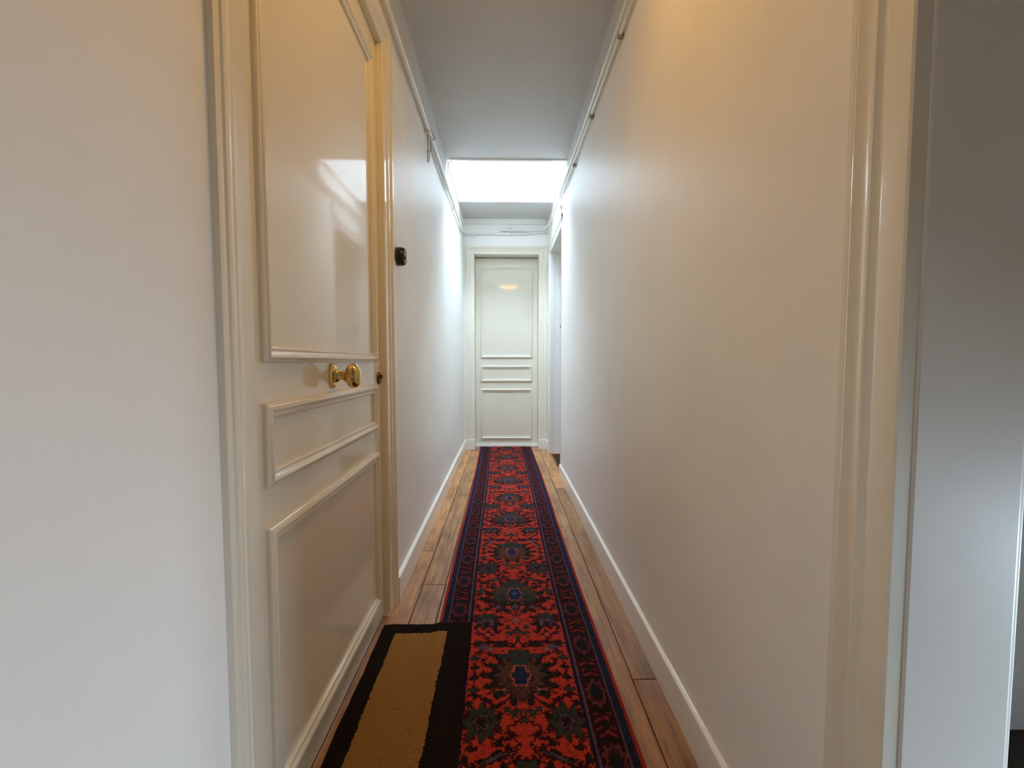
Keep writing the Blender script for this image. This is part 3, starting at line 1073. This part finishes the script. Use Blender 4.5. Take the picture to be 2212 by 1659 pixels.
# rows are denser near the viewer
tt = np.linspace(0, 1, ny)
gy = RY0 + (RY1 - RY0) * (0.62 * tt + 0.38 * tt * tt)
GX, GY = np.meshgrid(gx, gy)
ix = np.clip(((GX + HW) / (2 * HW) * NXT).astype(int), 0, NXT - 1)
iy = (((GY - 0.95) % PER) / PER * NYT).astype(int) % NYT
rug_col = IMG[iy, ix]
rug_col[gy > RY1 - 0.02] = DMAR
cx_line = 0.0635 - 0.0078 * GY + 0.004 * np.sin(GY * 2.1)
RT = 0.006
WX = GX * (1 + 0.012 * (GY - 1.5) / 3) + cx_line
edge = np.minimum.reduce([np.full_like(GX, 1.0), (HW - np.abs(GX)) / 0.006, (GY - RY0) / 0.008, (RY1 - GY) / 0.008])
WZ = RT * np.sqrt(np.clip(edge, 0, 1)) + 0.0006
WZ[-14:] += 0.004 * (0.5 + 0.5 * np.sin(GX[-14:] * 40)) * np.linspace(0, 1, 14)[:, None]
co = np.stack([WX, GY, WZ], -1).reshape(-1, 3)
idx = np.arange(nx * ny).reshape(ny, nx)
quads = np.stack([idx[:-1, :-1], idx[:-1, 1:], idx[1:, 1:], idx[1:, :-1]], -1).reshape(-1, 4)


def grid_mesh(name, co, quads):
    me = bpy.data.meshes.new(name)
    me.vertices.add(len(co))
    me.vertices.foreach_set('co', co.astype(np.float32).ravel())
    nq = len(quads)
    me.loops.add(nq * 4)
    me.loops.foreach_set('vertex_index', quads.astype(np.int32).ravel())
    me.polygons.add(nq)
    me.polygons.foreach_set('loop_start', np.arange(0, nq * 4, 4, dtype=np.int32))
    me.update(calc_edges=True)
    me.validate()
    me.polygons.foreach_set('use_smooth', [True] * nq)
    return me


rug_me = grid_mesh('runner_rug', co, quads)
at = rug_me.color_attributes.new('rug_colour', 'FLOAT_COLOR', 'POINT')
rgba = np.ones((nx * ny, 4), np.float32)
rgba[:, :3] = rug_col.reshape(-1, 3)
at.data.foreach_set('color', rgba.ravel())
rug = link('runner_rug', rug_me, M_RUG)
tag(rug, 'long red runner rug with dark floral medallions and navy border on the plank floor', 'rug')


# ------------------------------------------------------------------ doormats
def mat_piece(name, x0, x1, y0, y1, thick, root, mat, lift, wob=0.0, seed=1, z_extra=0.0):
    nxm, nym = max(6, int((x1 - x0) / 0.005)), max(6, int((y1 - y0) / 0.005))
    gx, gy = np.linspace(x0, x1, nxm), np.linspace(y0, y1, nym)
    X, Y = np.meshgrid(gx, gy)
    rs = np.random.RandomState(seed)
    u = (X - x0) / (x1 - x0)
    v = (Y - y0) / (y1 - y0)
    ph = rs.rand(8) * 6.28
    wx = wob * (np.sin(Y * 17 + ph[0]) + 0.6 * np.sin(Y * 41 + ph[1]) + 0.4 * np.sin(Y * 97 + ph[2]))
    wy = wob * (np.sin(X * 19 + ph[3]) + 0.6 * np.sin(X * 47 + ph[4]) + 0.4 * np.sin(X * 101 + ph[5]))
    edge = np.minimum.reduce([(X - x0), (x1 - X), (Y - y0), (y1 - Y)]) / 0.008
    Z = (thick * np.sqrt(np.clip(edge, 0, 1))) + lift(X, Y) + z_extra
    Z += rs.randn(*X.shape) * 0.0006
    co = np.stack([X + wx, Y + wy, Z], -1).reshape(-1, 3)
    idx = np.arange(nxm * nym).reshape(nym, nxm)
    q = np.stack([idx[:-1, :-1], idx[:-1, 1:], idx[1:, 1:], idx[1:, :-1]], -1).reshape(-1, 4)
    return part(name, grid_mesh(name, co, q), mat, root)


def lift1(X, Y):
    return 0.001 + (RT + 0.0015) * np.clip((X + 0.285) / 0.03, 0, 1)


m1 = empty('doormat', (-0.30, 1.3, 0))
tag(m1, 'brown coir doormat with wide black border below the near door', 'doormat')
mat_piece('mat_border', -0.478, -0.128, 0.93, 1.668, 0.010, m1, M_MATB, lift1, 0.0012, 2)
mat_piece('mat_field', -0.420, -0.217, 0.99, 1.605, 0.0025, m1, M_MATC, lift1, 0.0010, 5, 0.0095)


def lift2(X, Y):
    return 0.001 + 0 * X


def fur_mat():
    m = textile('mottled_brown_mat', (0.06, 0.03, 0.018), scale=120, var=0.5)
    return m


m2 = empty('doormat', (0.80, 4.5, 0))
tag(m2, 'dark mottled brown doormat on the floor of the side passage', 'doormat')
mat_piece('mat_pile', 0.542, 1.1, 4.26, 4.80, 0.012, m2, fur_mat(), lift2, 0.002, 9)
